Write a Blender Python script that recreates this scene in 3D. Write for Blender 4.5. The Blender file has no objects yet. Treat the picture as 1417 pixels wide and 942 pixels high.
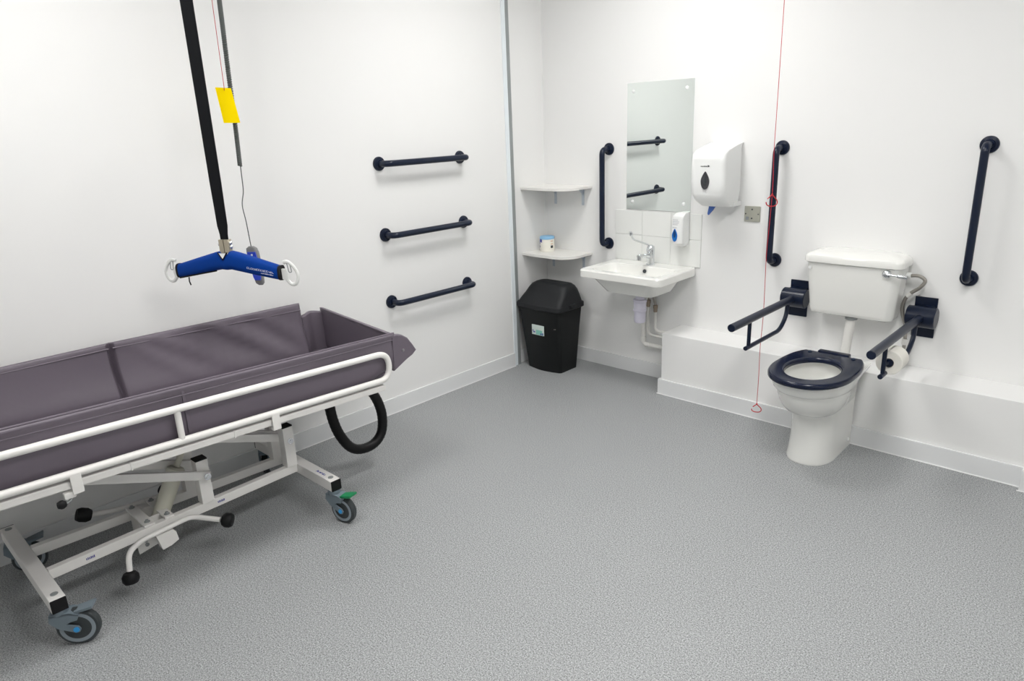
import bpy, bmesh, math, random
from mathutils import Vector as V, Matrix as M
random.seed(7)
C = bpy.context.scene.collection
PI = math.pi

# ------------------------------------------------------------------ materials
def mat(name, col, rough=.5, metal=0., spec=.5, bump=None, coat=0.):
    m = bpy.data.materials.new(name); m.use_nodes = True
    nt = m.node_tree; b = nt.nodes['Principled BSDF']
    b.inputs['Base Color'].default_value = (*col, 1)
    b.inputs['Roughness'].default_value = rough
    b.inputs['Metallic'].default_value = metal
    b.inputs['Specular IOR Level'].default_value = spec
    b.inputs['Coat Weight'].default_value = coat
    tc = nt.nodes.new('ShaderNodeTexCoord'); n = nt.nodes.new('ShaderNodeTexNoise')
    sc, st, dist = bump or (60., .03, .001)
    n.inputs['Scale'].default_value = sc; n.inputs['Detail'].default_value = 3
    bp = nt.nodes.new('ShaderNodeBump'); bp.inputs['Strength'].default_value = st
    bp.inputs['Distance'].default_value = dist
    nt.links.new(tc.outputs['Object'], n.inputs['Vector'])
    nt.links.new(n.outputs['Fac'], bp.inputs['Height'])
    if st > 0: nt.links.new(bp.outputs['Normal'], b.inputs['Normal'])
    return m
def lin(r, g, b):
    f = lambda c: (c/255/12.92) if c/255 <= .04045 else ((c/255+.055)/1.055)**2.4
    return (f(r), f(g), f(b))
WALL = mat('wall_paint', (.80, .80, .792), .75, bump=(250, .05, .0006))
CEIL = mat('ceiling_paint', (.8, .8, .8), .9)
SKIRT = mat('skirting_gloss', (.74, .75, .755), .35)
BEAD = mat('sealant_bead', (.85, .85, .85), .5)
TRIMP = mat('pale_trim', (.76, .81, .84), .35)
ALU = mat('grey_aluminium', (.29, .31, .31), .4, .2)
NAVY = mat('navy_coating', (.004, .009, .026), .28, spec=.33)
NAVYS = mat('navy_seat_plastic', (.003, .007, .026), .2, spec=.4)
CER = mat('white_ceramic', (.80, .80, .77), .12, coat=.3, bump=(20, .0, .001))
CERT = mat('white_tile', (.76, .77, .75), .2)
GROUT = mat('grout', (.70, .71, .69), .8)
PLW = mat('white_plastic', (.80, .81, .80), .35)
PVC = mat('white_pvc_pipe', (.72, .71, .68), .4)
TRAP = mat('lilac_white_pvc', (.62, .60, .70), .4)
CHR = mat('chrome', (.72, .74, .76), .14, 1., bump=(20, 0, .001))
BRASS = mat('copper_fitting', (.33, .27, .21), .4, .8)
BRAID = mat('braided_steel', (.36, .34, .31), .45, .8, bump=(900, .6, .002))
BINB = mat('black_bin_plastic', (.007, .008, .0085), .45, spec=.22, bump=(500, .1, .0006))
BINL = mat('charcoal_lid_plastic', (.015, .016, .018), .5, spec=.25, bump=(700, .15, .0006))
FRAME = mat('white_powder_coat', (.80, .785, .76), .35)
FRAMEC = mat('cream_painted_cylinder', (.60, .59, .50), .35)
BLK = mat('black_rubber', (.006, .006, .007), .55, spec=.25)
HOSE = mat('black_ribbed_hose', (.005, .005, .0055), .45, spec=.25)
CASG = mat('grey_caster_plastic', (.155, .195, .225), .45)
TYRE = mat('dark_grey_tyre', (.035, .042, .045), .6)
WHL = mat('grey_wheel_rim', (.24, .28, .31), .5)
CASB = mat('blue_axle_cap', (.03, .30, .66), .4)
GRN = mat('green_brake_pedal', (.0, .22, .075), .4)
BLU = mat('royal_blue_fabric', (.0, .038, .25), .6, spec=.12, bump=(700, .25, .0008))
STRAP = mat('black_webbing', (.008, .0085, .010), .75, spec=.1, bump=(800, .4, .001))
HOOK = mat('white_hook_plastic', (.74, .75, .73), .3)
TAN = mat('zinc_connector', (.48, .43, .33), .35, .6)
GRYP = mat('grey_handset_plastic', (.20, .20, .20), .45)
BLUP = mat('blue_keypad', (.02, .06, .55), .35)
CABLE = mat('grey_coiled_cable', (.085, .095, .09), .5)
REDC = mat('red_cord', (.50, .02, .03), .5)
REDP = mat('red_plastic', (.55, .01, .02), .35)
YEL = mat('yellow_card', (.95, .70, .0), .8, spec=.05)
PLATE = mat('brushed_beige_plate', (.42, .42, .36), .4, .3)
DROPG = mat('smoke_grey_window', (.045, .045, .05), .25)
DROPB = mat('blue_window', (.004, .14, .50), .2)
DROPD = mat('dark_blue_window', (.006, .05, .18), .2)
INK = mat('dark_ink', (.03, .035, .04), .6)
INKB = mat('blue_ink', (.05, .06, .30), .6)
INKW = mat('white_ink', (.75, .78, .85), .6)
LABT = mat('teal_label', (.20, .47, .40), .5)
LABW = mat('pale_label', (.62, .70, .66), .5)
PAPER = mat('toilet_paper', (.80, .78, .72), .9, bump=(300, .3, .001))
BPAP = mat('blue_paper', (.07, .15, .45), .85, bump=(200, .6, .002))
PACK = mat('cream_pack', (.80, .78, .70), .5)
PBLUE = mat('pale_blue_print', (.25, .50, .75), .5)
PPEACH = mat('peach_print', (.66, .48, .36), .5)
SHELF = mat('white_laminate', (.78, .77, .74), .4)
BRK = mat('pale_steel_bracket', (.55, .60, .66), .35, .4)

def mirror_mat():
    m = mat('silvered_glass', (.83, .88, .855), .0, 1., bump=(10, 0, .001)); return m
MIRR = mirror_mat()
def emis(name, col, s):
    m = bpy.data.materials.new(name); m.use_nodes = True; nt = m.node_tree
    b = nt.nodes['Principled BSDF']; b.inputs['Base Color'].default_value = (.8, .8, .8, 1)
    b.inputs['Emission Color'].default_value = (*col, 1); b.inputs['Emission Strength'].default_value = s
    return m

def floor_mat():
    m = bpy.data.materials.new('speckled_vinyl'); m.use_nodes = True; nt = m.node_tree
    L = nt.links; b = nt.nodes['Principled BSDF']
    tc = nt.nodes.new('ShaderNodeTexCoord')
    def noise(sc, det=2., rough=.6):
        n = nt.nodes.new('ShaderNodeTexNoise'); n.inputs['Scale'].default_value = sc
        n.inputs['Detail'].default_value = det; n.inputs['Roughness'].default_value = rough
        L.new(tc.outputs['Object'], n.inputs['Vector']); return n
    def ramp(src, stops):
        r = nt.nodes.new('ShaderNodeValToRGB')
        while len(r.color_ramp.elements) < len(stops): r.color_ramp.elements.new(.5)
        for e, (p, c) in zip(r.color_ramp.elements, stops): e.position = p; e.color = (*c, 1)
        L.new(src, r.inputs['Fac']); return r
    n1 = noise(205, 3, .7)
    g = FLOOR
    k = lambda f: tuple(c*f for c in g)
    r1 = ramp(n1.outputs['Fac'], [(.35, k(.36)), (.46, k(.86)), (.54, k(1.08)), (.66, k(1.70))])
    v = nt.nodes.new('ShaderNodeTexVoronoi'); v.inputs['Scale'].default_value = 95
    L.new(tc.outputs['Object'], v.inputs['Vector'])
    r2 = ramp(v.outputs['Distance'], [(.0, (.35,)*3), (.10, (.45,)*3), (.17, (1,)*3), (1., (1,)*3)])
    v2 = nt.nodes.new('ShaderNodeTexVoronoi'); v2.inputs['Scale'].default_value = 70
    L.new(tc.outputs['Object'], v2.inputs['Vector'])
    r4 = ramp(v2.outputs['Distance'], [(.0, (1.35,)*3), (.09, (1.25,)*3), (.15, (1,)*3), (1., (1,)*3)])
    n3 = noise(1.4, 3); r3 = ramp(n3.outputs['Fac'], [(.3, (.97, .97, .97)), (.7, (1.02, 1.02, 1.02))])
    prev = r1
    for r in (r2, r4, r3):
        mx = nt.nodes.new('ShaderNodeMix'); mx.data_type = 'RGBA'; mx.blend_type = 'MULTIPLY'
        mx.inputs['Factor'].default_value = 1
        L.new(prev.outputs['Color'] if prev is r1 else prev.outputs[2], mx.inputs[6]); L.new(r.outputs['Color'], mx.inputs[7]); prev = mx
    L.new(prev.outputs[2], b.inputs['Base Color'])
    b.inputs['Roughness'].default_value = .5; b.inputs['Specular IOR Level'].default_value = .35
    bp = nt.nodes.new('ShaderNodeBump'); bp.inputs['Strength'].default_value = .12; bp.inputs['Distance'].default_value = .001
    L.new(n1.outputs['Fac'], bp.inputs['Height']); L.new(bp.outputs['Normal'], b.inputs['Normal'])
    return m
FLOOR = (.318, .328, .332)

# ------------------------------------------------------------------ mesh helpers
BM = bmesh.new
def box(bm, lo, hi, bev=0., seg=2):
    lo, hi = V(lo), V(hi); c = (lo+hi)/2; s = hi-lo
    r = bmesh.ops.create_cube(bm, size=1, matrix=M.Translation(c) @ M.Diagonal((abs(s.x), abs(s.y), abs(s.z), 1)))
    if bev:
        es = list({e for v in r['verts'] for e in v.link_edges})
        bmesh.ops.bevel(bm, geom=es, offset=bev, segments=seg, affect='EDGES', profile=.5)
    return bm
def bar(bm, p, q, w, h, up=(0, 0, 1), bev=.003):
    "rectangular bar from p to q, w across, h along up"
    p, q = V(p), V(q); d = (q-p); L = d.length; d.normalize()
    x = d.cross(V(up)).normalized(); z = x.cross(d)
    mt = M(((x.x, d.x, z.x, 0), (x.y, d.y, z.y, 0), (x.z, d.z, z.z, 0), (0, 0, 0, 1)))
    r = bmesh.ops.create_cube(bm, size=1, matrix=M.Translation((p+q)/2) @ mt @ M.Diagonal((w, L, h, 1)))
    if bev:
        es = list({e for v in r['verts'] for e in v.link_edges})
        bmesh.ops.bevel(bm, geom=es, offset=bev, segments=2, affect='EDGES', profile=.5)
    return bm
def fil(pts, r, n=6):
    "round the inner corners of a polyline"
    pts = [V(p) for p in pts]; out = [pts[0]]
    for a, b, c in zip(pts, pts[1:], pts[2:]):
        u = (a-b); w = (c-b); k = min(r, u.length*.49, w.length*.49)
        p0 = b+u.normalized()*k; p1 = b+w.normalized()*k
        for i in range(n+1):
            t = i/n; out.append((1-t)**2*p0+2*t*(1-t)*b+t*t*p1)
    out.append(pts[-1]); return out
def spline(pts, n=8):
    P = [V(p) for p in pts]; P = [P[0]*2-P[1]]+P+[P[-1]*2-P[-2]]; out = []
    for i in range(1, len(P)-2):
        a, b, c, d = P[i-1:i+3]
        for k in range(n):
            t = k/n
            out.append(.5*((2*b)+(c-a)*t+(2*a-5*b+4*c-d)*t*t+(3*b-a-3*c+d)*t**3))
    out.append(P[-2]); return out
def rings(bm, rs, caps=True, closed=False):
    vs = [[bm.verts.new(p) for p in r] for r in rs]; n = len(vs[0])
    pairs = list(zip(vs, vs[1:])) + ([(vs[-1], vs[0])] if closed else [])
    for a, b in pairs:
        for i in range(n):
            j = (i+1) % n; bm.faces.new((a[i], a[j], b[j], b[i]))
    if caps and not closed:
        bm.faces.new(vs[0][::-1]); bm.faces.new(vs[-1])
    return bm
def tube(bm, pts, r, seg=12, closed=False, flat=None, up=None):
    pts = [V(p) for p in pts]; n = len(pts); rs = []
    nrm = None
    for i, p in enumerate(pts):
        a = pts[i-1] if (i or closed) else p; b = pts[(i+1) % n] if (i < n-1 or closed) else p
        t = (b-a).normalized()
        if nrm is None:
            nrm = V(up) if up else (V((0, 0, 1)) if abs(t.z) < .9 else V((1, 0, 0)))
        nrm = (nrm-t*nrm.dot(t)).normalized(); bn = t.cross(nrm)
        rr = r[i] if isinstance(r, (list, tuple)) else r
        f = flat or 1.
        rs.append([p+nrm*math.cos(2*PI*k/seg)*rr+bn*math.sin(2*PI*k/seg)*rr*f for k in range(seg)])
    return rings(bm, rs, closed=closed)
def cyl(bm, p, q, r, seg=24, r2=None):
    return tube(bm, [p, q], [r, r if r2 is None else r2], seg)
def lathe(bm, prof, o=(0, 0, 0), axis=(0, 0, 1), seg=32, closed=False):
    a = V(axis).normalized(); x = a.orthogonal().normalized(); y = a.cross(x); o = V(o)
    return rings(bm, [[o+a*h+x*math.cos(2*PI*k/seg)*max(r, 1e-4)+y*math.sin(2*PI*k/seg)*max(r, 1e-4) for k in range(seg)] for r, h in prof], closed=closed)
def rr(x0, x1, y0, y1, r, z, n=6):
    out = []
    for cx, cy, a in ((x1-r, y1-r, 0), (x0+r, y1-r, 90), (x0+r, y0+r, 180), (x1-r, y0+r, 270)):
        for k in range(n+1):
            t = math.radians(a+90*k/n); out.append(V((cx+r*math.cos(t), cy+r*math.sin(t), z)))
    return out
def poly(bm, pts, d):
    "extrude a flat polygon by vector d"
    d = V(d); return rings(bm, [[V(p) for p in pts], [V(p)+d for p in pts]])
def text(bm, s, o, x, y, size, depth=.0006):
    cu = bpy.data.curves.new('t', 'FONT'); cu.body = s; cu.size = size; cu.extrude = depth; cu.align_x = 'CENTER'; cu.align_y = 'CENTER'; cu.resolution_u = 2
    ob = bpy.data.objects.new('t', cu); C.objects.link(ob)
    bpy.context.view_layer.update()
    me = bpy.data.meshes.new_from_object(ob.evaluated_get(bpy.context.evaluated_depsgraph_get()))
    x, y = V(x).normalized(), V(y).normalized(); z = x.cross(y); o = V(o)
    me.transform(M(((x.x, y.x, z.x, o.x), (x.y, y.y, z.y, o.y), (x.z, y.z, z.z, o.z), (0, 0, 0, 1))))
    bm.from_mesh(me)
    bpy.data.objects.remove(ob); bpy.data.curves.remove(cu); bpy.data.meshes.remove(me)
    return bm
WL = {}
def obj(name, bm, m, parent=None, angle=35):
    bmesh.ops.recalc_face_normals(bm, faces=bm.faces)
    me = bpy.data.meshes.new(name)
    if parent is not None:
        bmesh.ops.translate(bm, verts=bm.verts, vec=-WL[parent.name])
    bm.to_mesh(me); bm.free(); me.materials.append(m)
    for p in me.polygons: p.use_smooth = True
    me.set_sharp_from_angle(angle=math.radians(angle))
    o = bpy.data.objects.new(name, me); C.objects.link(o)
    wn = o.modifiers.new('weighted_normal', 'WEIGHTED_NORMAL'); wn.keep_sharp = True; wn.weight = 90
    WL[o.name] = V((0, 0, 0))
    if parent is not None: o.parent = parent; WL[o.name] = WL[parent.name].copy()
    return o
def thing(name, label, cat, loc=(0, 0, 0), group=None):
    o = bpy.data.objects.new(name, None); C.objects.link(o); o.location = loc; o.empty_display_size = .05
    WL[o.name] = V(loc); o['label'] = label; o['category'] = cat
    if group: o['group'] = group
    return o
def tag(o, label, cat, group=None):
    o['label'] = label; o['category'] = cat
    if group: o['group'] = group
    return o
def each(name, fs, m, parent, label=None):
    for fn in fs:
        b = BM(); fn(b); o = obj(name, b, m, parent)
        if label: o['label'] = label
def struct(name, bm, m):
    o = obj(name, bm, m); o['kind'] = 'structure'; return o
def lab(o, s): o['label'] = s; return o
def copy_tree(o, loc=None, rot=None, parent=None):
    c = o.copy(); C.objects.link(c); WL[c.name] = WL[o.name].copy()
    if parent is not None: c.parent = parent
    if loc is not None: c.location = loc; WL[c.name] = V(loc)
    if rot is not None: c.rotation_euler = rot
    for ch in list(o.children): copy_tree(ch, parent=c)
    return c

# ------------------------------------------------------------------ room shell
CH = 2.80; XR = 4.6; YF = -5.4; HB = .0986; YT = -.372
struct('floor', box(BM(), (-.3, YF-.15, -.1), (XR+.15, .15, 0)), floor_mat())
struct('ceiling', box(BM(), (-.3, YF-.15, CH), (XR+.15, .15, CH+.1)), CEIL)
struct('wall_left', box(BM(), (-.16, YF, 0), (0, YT-.03, CH)), WALL)
struct('wall_left_recess', box(BM(), (-.16, YT-.03, 0), (-.02, 0, CH)), WALL)
struct('wall_back', box(BM(), (-.16, 0, 0), (XR+.15, .15, CH)), WALL)
struct('wall_right', box(BM(), (XR, YF, 0), (XR+.15, 0, CH)), WALL)
struct('wall_front', box(BM(), (-.16, YF-.15, 0), (XR+.15, YF, CH)), WALL)
b = BM(); box(b, (-.001, YT-.034, 0), (.006, YT, CH), .002)
struct('trim_1', b, TRIMP)
b = BM(); box(b, (-.019, YT-.001, 0), (.007, YT+.030, CH), .003)
struct('trim_2', b, ALU)
def skirting(name, lo, hi, side):
    b = BM(); box(b, lo, hi, .003); return struct(name, b, SKIRT)
skirting('baseboard_left', (0, YF, 0), (.012, YT-.034, HB), 'x')
skirting('baseboard_left_recess', (-.02, YT+.030, 0), (-.010, 0, HB), 'x')
skirting('baseboard_back', (-.010, -.012, 0), (1.095, 0, HB), 'y')
BX = 1.095; BY = -.233; BZ = .394
b = BM(); box(b, (BX, BY, 0), (XR, 0, BZ), .004)
struct('wall_boxing', b, WALL)
b = BM(); box(b, (BX-.015, BY-.015, 0), (2.966, BY, HB), .003); box(b, (BX-.015, BY, 0), (BX, -.012, HB), .003)
struct('baseboard_boxing', b, SKIRT)
b = BM(); box(b, (2.966, BY-.055, 0), (XR, BY, HB+.004), .003)
struct('baseboard_right', b, SKIRT)
b = BM()
for lo, hi in (((BX-.02, BY-.020, 0), (2.966, BY-.015, .005)), ((.012, YF, 0), (.0165, YT-.034, .004)), ((2.96, BY-.060, 0), (XR, BY-.055, .005))):
    box(b, lo, hi, .0015)
struct('trim_3', b, BEAD)

# ceiling lamps of the room
E1 = emis('led_diffuser', (1, .988, .97), 25.5)
def lamp(x, y, label):
    t = thing('ceiling_light', label, 'ceiling light', (x, y, CH), 'LED panels in the ceiling')
    b = BM(); h = .3
    for lo, hi in (((x-h, y-h, CH-.012), (x+h, y-h+.02, CH)), ((x-h, y+h-.02, CH-.012), (x+h, y+h, CH)), ((x-h, y-h+.02, CH-.012), (x-h+.02, y+h-.02, CH)), ((x+h-.02, y-h+.02, CH-.012), (x+h, y+h-.02, CH))):
        box(b, lo, hi)
    obj('frame', b, PLW, t)
    obj('diffuser', box(BM(), (x-h+.02, y-h+.02, CH-.009), (x+h-.02, y+h-.02, CH-.001)), E1, t)
lamp(1.2, -1.08, 'square white LED ceiling panel nearest the corner shelves')
lamp(2.95, -1.9, 'square white LED ceiling panel above the toilet')
lamp(1.08, -3.22, 'square white LED ceiling panel above the shower trolley')
lamp(3.0, -2.70, 'square white LED ceiling panel furthest from the mirror')

# ------------------------------------------------------------------ grab bars
def flange(bm, o, n, r=.0385):
    lathe(bm, [(r, 0), (r, .006), (r*.93, .011), (.024, .0135), (.022, .02), (.0, .02)], o, n, 32)
def grab(name, label, group, o, L, along, out, off=.078):
    "bar with two wall flanges; o = centre of the first flange, along = unit vector, out = wall normal"
    o, a, n = V(o), V(along), V(out)
    t = thing(name, label, 'grab bar', o, group)
    b = BM(); tube(b, fil([o+n*.004, o+n*off, o+a*L+n*off, o+a*L+n*.004], .055, 10), .0175, 20)
    obj('bar', b, NAVY, t)
    for k in (0, 1):
        b = BM(); flange(b, o+a*L*k, n); obj('flange', b, NAVY, t)
    return t
gl = 'navy grab bars on the left wall'
g0 = grab('grab_bar', 'topmost of the three horizontal navy grab bars on the left wall', gl, (0, -1.427, 1.471), .606, (0, 1, 0), (1, 0, 0))
for z, l in ((1.0774, 'middle one of the three horizontal navy grab bars on the left wall'), (.6854, 'lowest of the three horizontal navy grab bars, just above the foot of the shower trolley')):
    g = copy_tree(g0, (0, -1.427, z)); g['label'] = l
gv = 'upright navy grab bars on the back wall'
g1 = grab('upright_grab_bar', 'upright navy grab bar between the corner shelves and the mirror', gv, (.531, 0, 1.474), .607, (0, 0, -1), (0, -1, 0))
for x, z, l in ((1.6654, 1.474, 'upright navy grab bar with the red pull cord hanging in front of it'), (2.605, 1.4800, 'upright navy grab bar to the right of the toilet cistern')):
    g = copy_tree(g1, (x, 0, z)); g['label'] = l

# ------------------------------------------------------------------ corner shelves
def shelf(zt, label, brx):
    t = thing('corner_shelf', label, 'shelf', (-.02, 0, zt), 'white corner shelves')
    x0, x1, y0 = -.0195, .392, -.262
    pts = [(x0, -.0005), (x0, y0)]
    cx, cy, r = x1-.13, y0+.13, .13
    pts += [(x0+.08, y0-.006)]
    for k in range(11):
        a = -PI/2+PI/2*k/10; pts.append((cx+r*math.cos(a), cy-.01+r*math.sin(a)+.004))
    pts += [(x1, -.0005)]
    b = BM(); poly(b, [(x, y, zt-.018) for x, y in pts], (0, 0, .018))
    es = [e for e in b.edges if abs(e.verts[0].co.z-e.verts[1].co.z) < 1e-6]
    bmesh.ops.bevel(b, geom=es, offset=.003, segments=2, affect='EDGES', profile=.5)
    obj('board', b, SHELF, t, 50)
    for x in brx:
        b = BM(); z = zt-.018
        box(b, (x-.011, -.003, z-.115), (x+.011, 0, z), .001)
        box(b, (x-.011, -.15, z-.003), (x+.011, 0, z), .001)
        poly(b, [(x-.0015, -.05, z-.003), (x-.0015, -.003, z-.003), (x-.0015, -.003, z-.05)], (.003, 0, 0))
        for zz in (z-.098, z-.04): lathe(b, [(.005, 0), (.004, .003), (0, .003)], (x, -.003, zz), (0, -1, 0), 12)
        obj('bracket', b, BRK, t)
shelf(1.240, 'upper white corner shelf, with nothing on it', (.075, .316))
shelf(.792, 'lower white corner shelf with a pack standing on it, above the bin', (.045, .318))

# pack on the lower shelf
t = thing('wipes_tub', 'small white and blue printed tub standing on the lower corner shelf', 'tub', (.08, -.10, .792))
px, py, pz = .085, -.115, .792
b = BM(); lathe(b, [(.0, 0), (.049, 0), (.051, .003), (.051, .082), (.049, .086), (.0, .086)], (px, py, pz)); obj('body', b, PACK, t)
b = BM(); lathe(b, [(.0495, .086), (.0515, .088), (.0515, .098), (.047, .104), (.0, .105)], (px, py, pz)); obj('lid', b, PBLUE, t)
def wrap(bm, a0, a1, z0, z1, r=.0516, n=5, wob=0.):
    top, bot = [], []
    for k in range(n+1):
        a = math.radians(a0+(a1-a0)*k/n); d = V((math.cos(a), math.sin(a), 0))
        top.append((V((px, py, pz+z1))+d*r, V((px, py, pz+z1))+d*(r-.002)))
        bot.append((V((px, py, pz+z0+wob*k/n))+d*r, V((px, py, pz+z0+wob*k/n))+d*(r-.002)))
    rings(bm, [[bot[k][0], top[k][0], top[k][1], bot[k][1]] for k in range(n+1)])
each('print', [lambda b: wrap(b, -140, -95, .070, .0855, wob=-.006), lambda b: wrap(b, -150, -120, .052, .072), lambda b: wrap(b, -128, -118, .028, .042)], INKB, t)
each('print', [lambda b: wrap(b, -22, 0, .070, .078), lambda b: wrap(b, -22, 0, .050, .058)], PPEACH, t)
b = BM(); wrap(b, -22, 0, .026, .044); obj('print', b, INK, t)

# ------------------------------------------------------------------ mirror, tiles
t = thing('wall_mirror', 'frameless rectangular mirror fixed to the wall above the washbasin', 'mirror', (.9, 0, 1.1))
b = BM(); box(b, (.672, -.0065, 1.1014), (1.1302, -.0015, 1.8617)); obj('glass', b, MIRR, t)
for x in (.718, 1.084):
    for z in (1.150, 1.813):
        b = BM(); lathe(b, [(.011, 0), (.011, .002), (.007, .005), (0, .006)], (x, -.0065, z), (0, -1, 0), 20); obj('screw_cap', b, PLW, t)
t = thing('tile_splashback', 'white tiled splashback behind the washbasin tap', 'splashback', (.9, 0, .78))
b = BM(); box(b, (.586, -.004, .772), (1.210, 0, 1.094)); obj('grout', b, GROUT, t)
b = BM(); w = (1.210-.586)/3
for i in range(3):
    for z0, z1 in ((.772, .9385), (.9405, 1.0945)):
        box(b, (.586+i*w+.0007, -.008, z0), (.586+(i+1)*w-.0007, -.002, z1), .0015)
obj('tiles', b, CERT, t)

# ------------------------------------------------------------------ washbasin
t = thing('washbasin', 'white rectangular wall-hung washbasin with lever tap, under the mirror', 'washbasin', (.895, 0, .6))
X0, X1, YFR, ZT = .600, 1.188, -.425, .772
b = BM()
def brr(x0, x1, y0, y1, r, z): return rr(x0, x1, y0, y1, r, z, 8)
rs = [brr(.745, 1.045, -.30, -.075, .05, .618), brr(.72, 1.07, -.325, -.06, .055, .628), brr(.672, 1.118, -.385, -.03, .05, .712), brr(.660, 1.128, -.392, -.02, .05, .722),
      brr(X0+.004, X1-.004, YFR+.004, -.0005, .032, .7225), brr(X0, X1, YFR, -.0005, .034, .728), brr(X0, X1, YFR, -.0005, .034, ZT-.008), brr(X0+.007, X1-.007, YFR+.007, -.0005, .028, ZT),
      brr(X0+.05, X1-.05, YFR+.045, -.125, .05, ZT), brr(X0+.058, X1-.058, YFR+.053, -.132, .048, ZT-.006), brr(X0+.075, X1-.075, YFR+.075, -.145, .055, ZT-.06), brr(X0+.12, X1-.12, YFR+.11, -.175, .05, ZT-.105), brr(X0+.2, X1-.2, YFR+.16, -.20, .03, ZT-.112)]
rings(b, rs); obj('basin', b, CER, t, 40)
b = BM(); lathe(b, [(.0, 0), (.012, 0), (.012, .004), (0, .004)], (.905, -.142, ZT-.030), (0, -.97, .25), 20); lab(obj('overflow_hole', b, INK, t), 'dark round overflow hole')
b = BM(); lathe(b, [(.03, 0), (.03, .004), (.015, .005), (0, .002)], (.894, -.235, ZT-.1125), (0, 0, 1), 24); obj('plug_hole', b, CHR, t)
# tap
tx, ty = .906, -.078
b = BM()
lathe(b, [(.028, 0), (.028, .006), (.0235, .010), (.0225, .05), (.024, .085), (.025, .105), (.022, .118), (.010, .126), (0, .127)], (tx, ty, ZT), (0, 0, 1), 28)
tube(b, spline([(tx, ty-.01, ZT+.052), (tx, ty-.06, ZT+.066), (tx, ty-.125, ZT+.074), (tx, ty-.138, ZT+.073)], 6), .0125, 16)
cyl(b, (tx, ty-.130, ZT+.074), (tx, ty-.130, ZT+.050), .0125, 20)
tap = obj('tap', b, CHR, t, 45)
b = BM(); tube(b, fil([(tx, ty-.012, ZT+.120), (tx, ty-.03, ZT+.132), (tx, ty-.20, ZT+.188), (tx, ty-.222, ZT+.225)], .03), .0055, 12)
lathe(b, [(.009, 0), (.011, .012), (.008, .026), (0, .027)], (tx, ty-.216, ZT+.214), (0, -.4, .9), 16)
obj('lever', b, CHR, tap)
b = BM(); lathe(b, [(.017, 0), (.017, .006), (.008, .009), (0, .009)], (tx, ty-.023, ZT+.095), (0, -1, .12), 20); obj('cap', b, CHR, tap)
# waste and pipes under the basin
wx, wy = .915, -.205
b = BM(); lathe(b, [(.030, .628), (.030, .617), (.024, .614), (.024, .60)][::-1], (wx, wy, 0), (0, 0, 1)); obj('waste_nut', b, ALU, t)
b = BM(); lathe(b, [(0, .425), (.031, .428), (.036, .436), (.036, .500), (.042, .503), (.042, .512), (.038, .517), (.040, .560), (.043, .563), (.043, .575), (.028, .580), (.027, .608), (0, .608)], (wx, wy, 0)); obj('bottle_trap', b, TRAP, t)
b = BM(); tube(b, fil([(wx, wy+.03, .548), (wx-.055, -.050, .548), (wx-.074, -.046, .53), (wx-.074, -.046, .230), (1.095, -.046, .230)], .03, 8), .0145, 18)
lathe(b, [(.0175, 0), (.0175, .03)], (wx-.074, -.046, .25), (0, 0, 1), 20); lathe(b, [(.0175, 0), (.0175, .03)], (wx-.052, -.046, .230), (1, 0, 0), 20)
obj('waste_pipe', b, PVC, t)
for x, z, dy in ((.877, .302, -.050), (.926, .333, -.042)):
    b = BM(); tube(b, fil([(x, dy, .50 if x < .9 else .47), (x, dy, z), (1.095, dy, z)], .035, 8), .0095, 14)
    p = obj('supply_pipe', b, PVC, t)
    b = BM(); top = .50 if x < .9 else .47
    lathe(b, [(.011, 0), (.013, .004), (.013, .022), (.015, .025), (.015, .045), (.009, .048)], (x, dy, top-.01), (0, 0, 1), 18)
    obj('fitting', b, BRASS, p)
    b = BM(); tube(b, spline([(x, dy, top+.035), (x+(.0 if x < .9 else -.008), dy-.005, top+.07), (.890 if x < .9 else .915, -.075, .615), (.900, -.078, .66)], 8), .0075, 12)
    obj('flexible_hose', b, BRAID, p)

# ------------------------------------------------------------------ drop-shaped window helper
def drop(bm, cx, cz, w, h, y0, y1, n=28):
    pts = []
    for k in range(n):
        a = 2*PI*k/n; s = math.sin(a); c = math.cos(a)
        zz = c*h/2
        ww = w/2*s*(1 if c < -.1 else (1-((c+.1)/1.1)**1.6*.62))
        pts.append((cx+ww, y0, cz+zz))
    poly(bm, pts, (0, y1-y0, 0)); return bm
# soap dispenser
t = thing('soap_dispenser', 'slim white soap dispenser with a blue drop window, on the splashback', 'soap dispenser', (1.096, -.008, .9))
b = BM()
rings(b, [brr(1.068, 1.128, -.070, -.0085, .012, .905), brr(1.062, 1.135, -.096, -.0085, .014, .925), brr(1.060, 1.1355, -.101, -.0085, .014, .96), brr(1.060, 1.1355, -.101, -.0085, .014, 1.075), brr(1.062, 1.134, -.094, -.0085, .014, 1.090), brr(1.066, 1.130, -.060, -.0085, .012, 1.103)])
obj('case', b, PLW, t, 40)
b = BM(); drop(b, 1.0855, .975, .036, .078, -.1005, -.1035); lab(obj('drop_window', b, DROPB, t), 'blue drop-shaped window')
b = BM(); drop(b, 1.0855, .985, .018, .050, -.103, -.1045); lab(obj('drop_centre', b, DROPD, t), 'darker blue centre of the drop window')
b = BM()
for z, x1 in ((1.066, 1.105), (1.056, 1.113), (1.047, 1.110), (1.038, 1.104), (1.020, 1.098)):
    box(b, (1.070, -.1018, z-.0016), (x1, -.1008, z+.0016))
obj('notice_print', b, mat('pale_grey_ink', (.42, .43, .46), .6), t)
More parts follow.
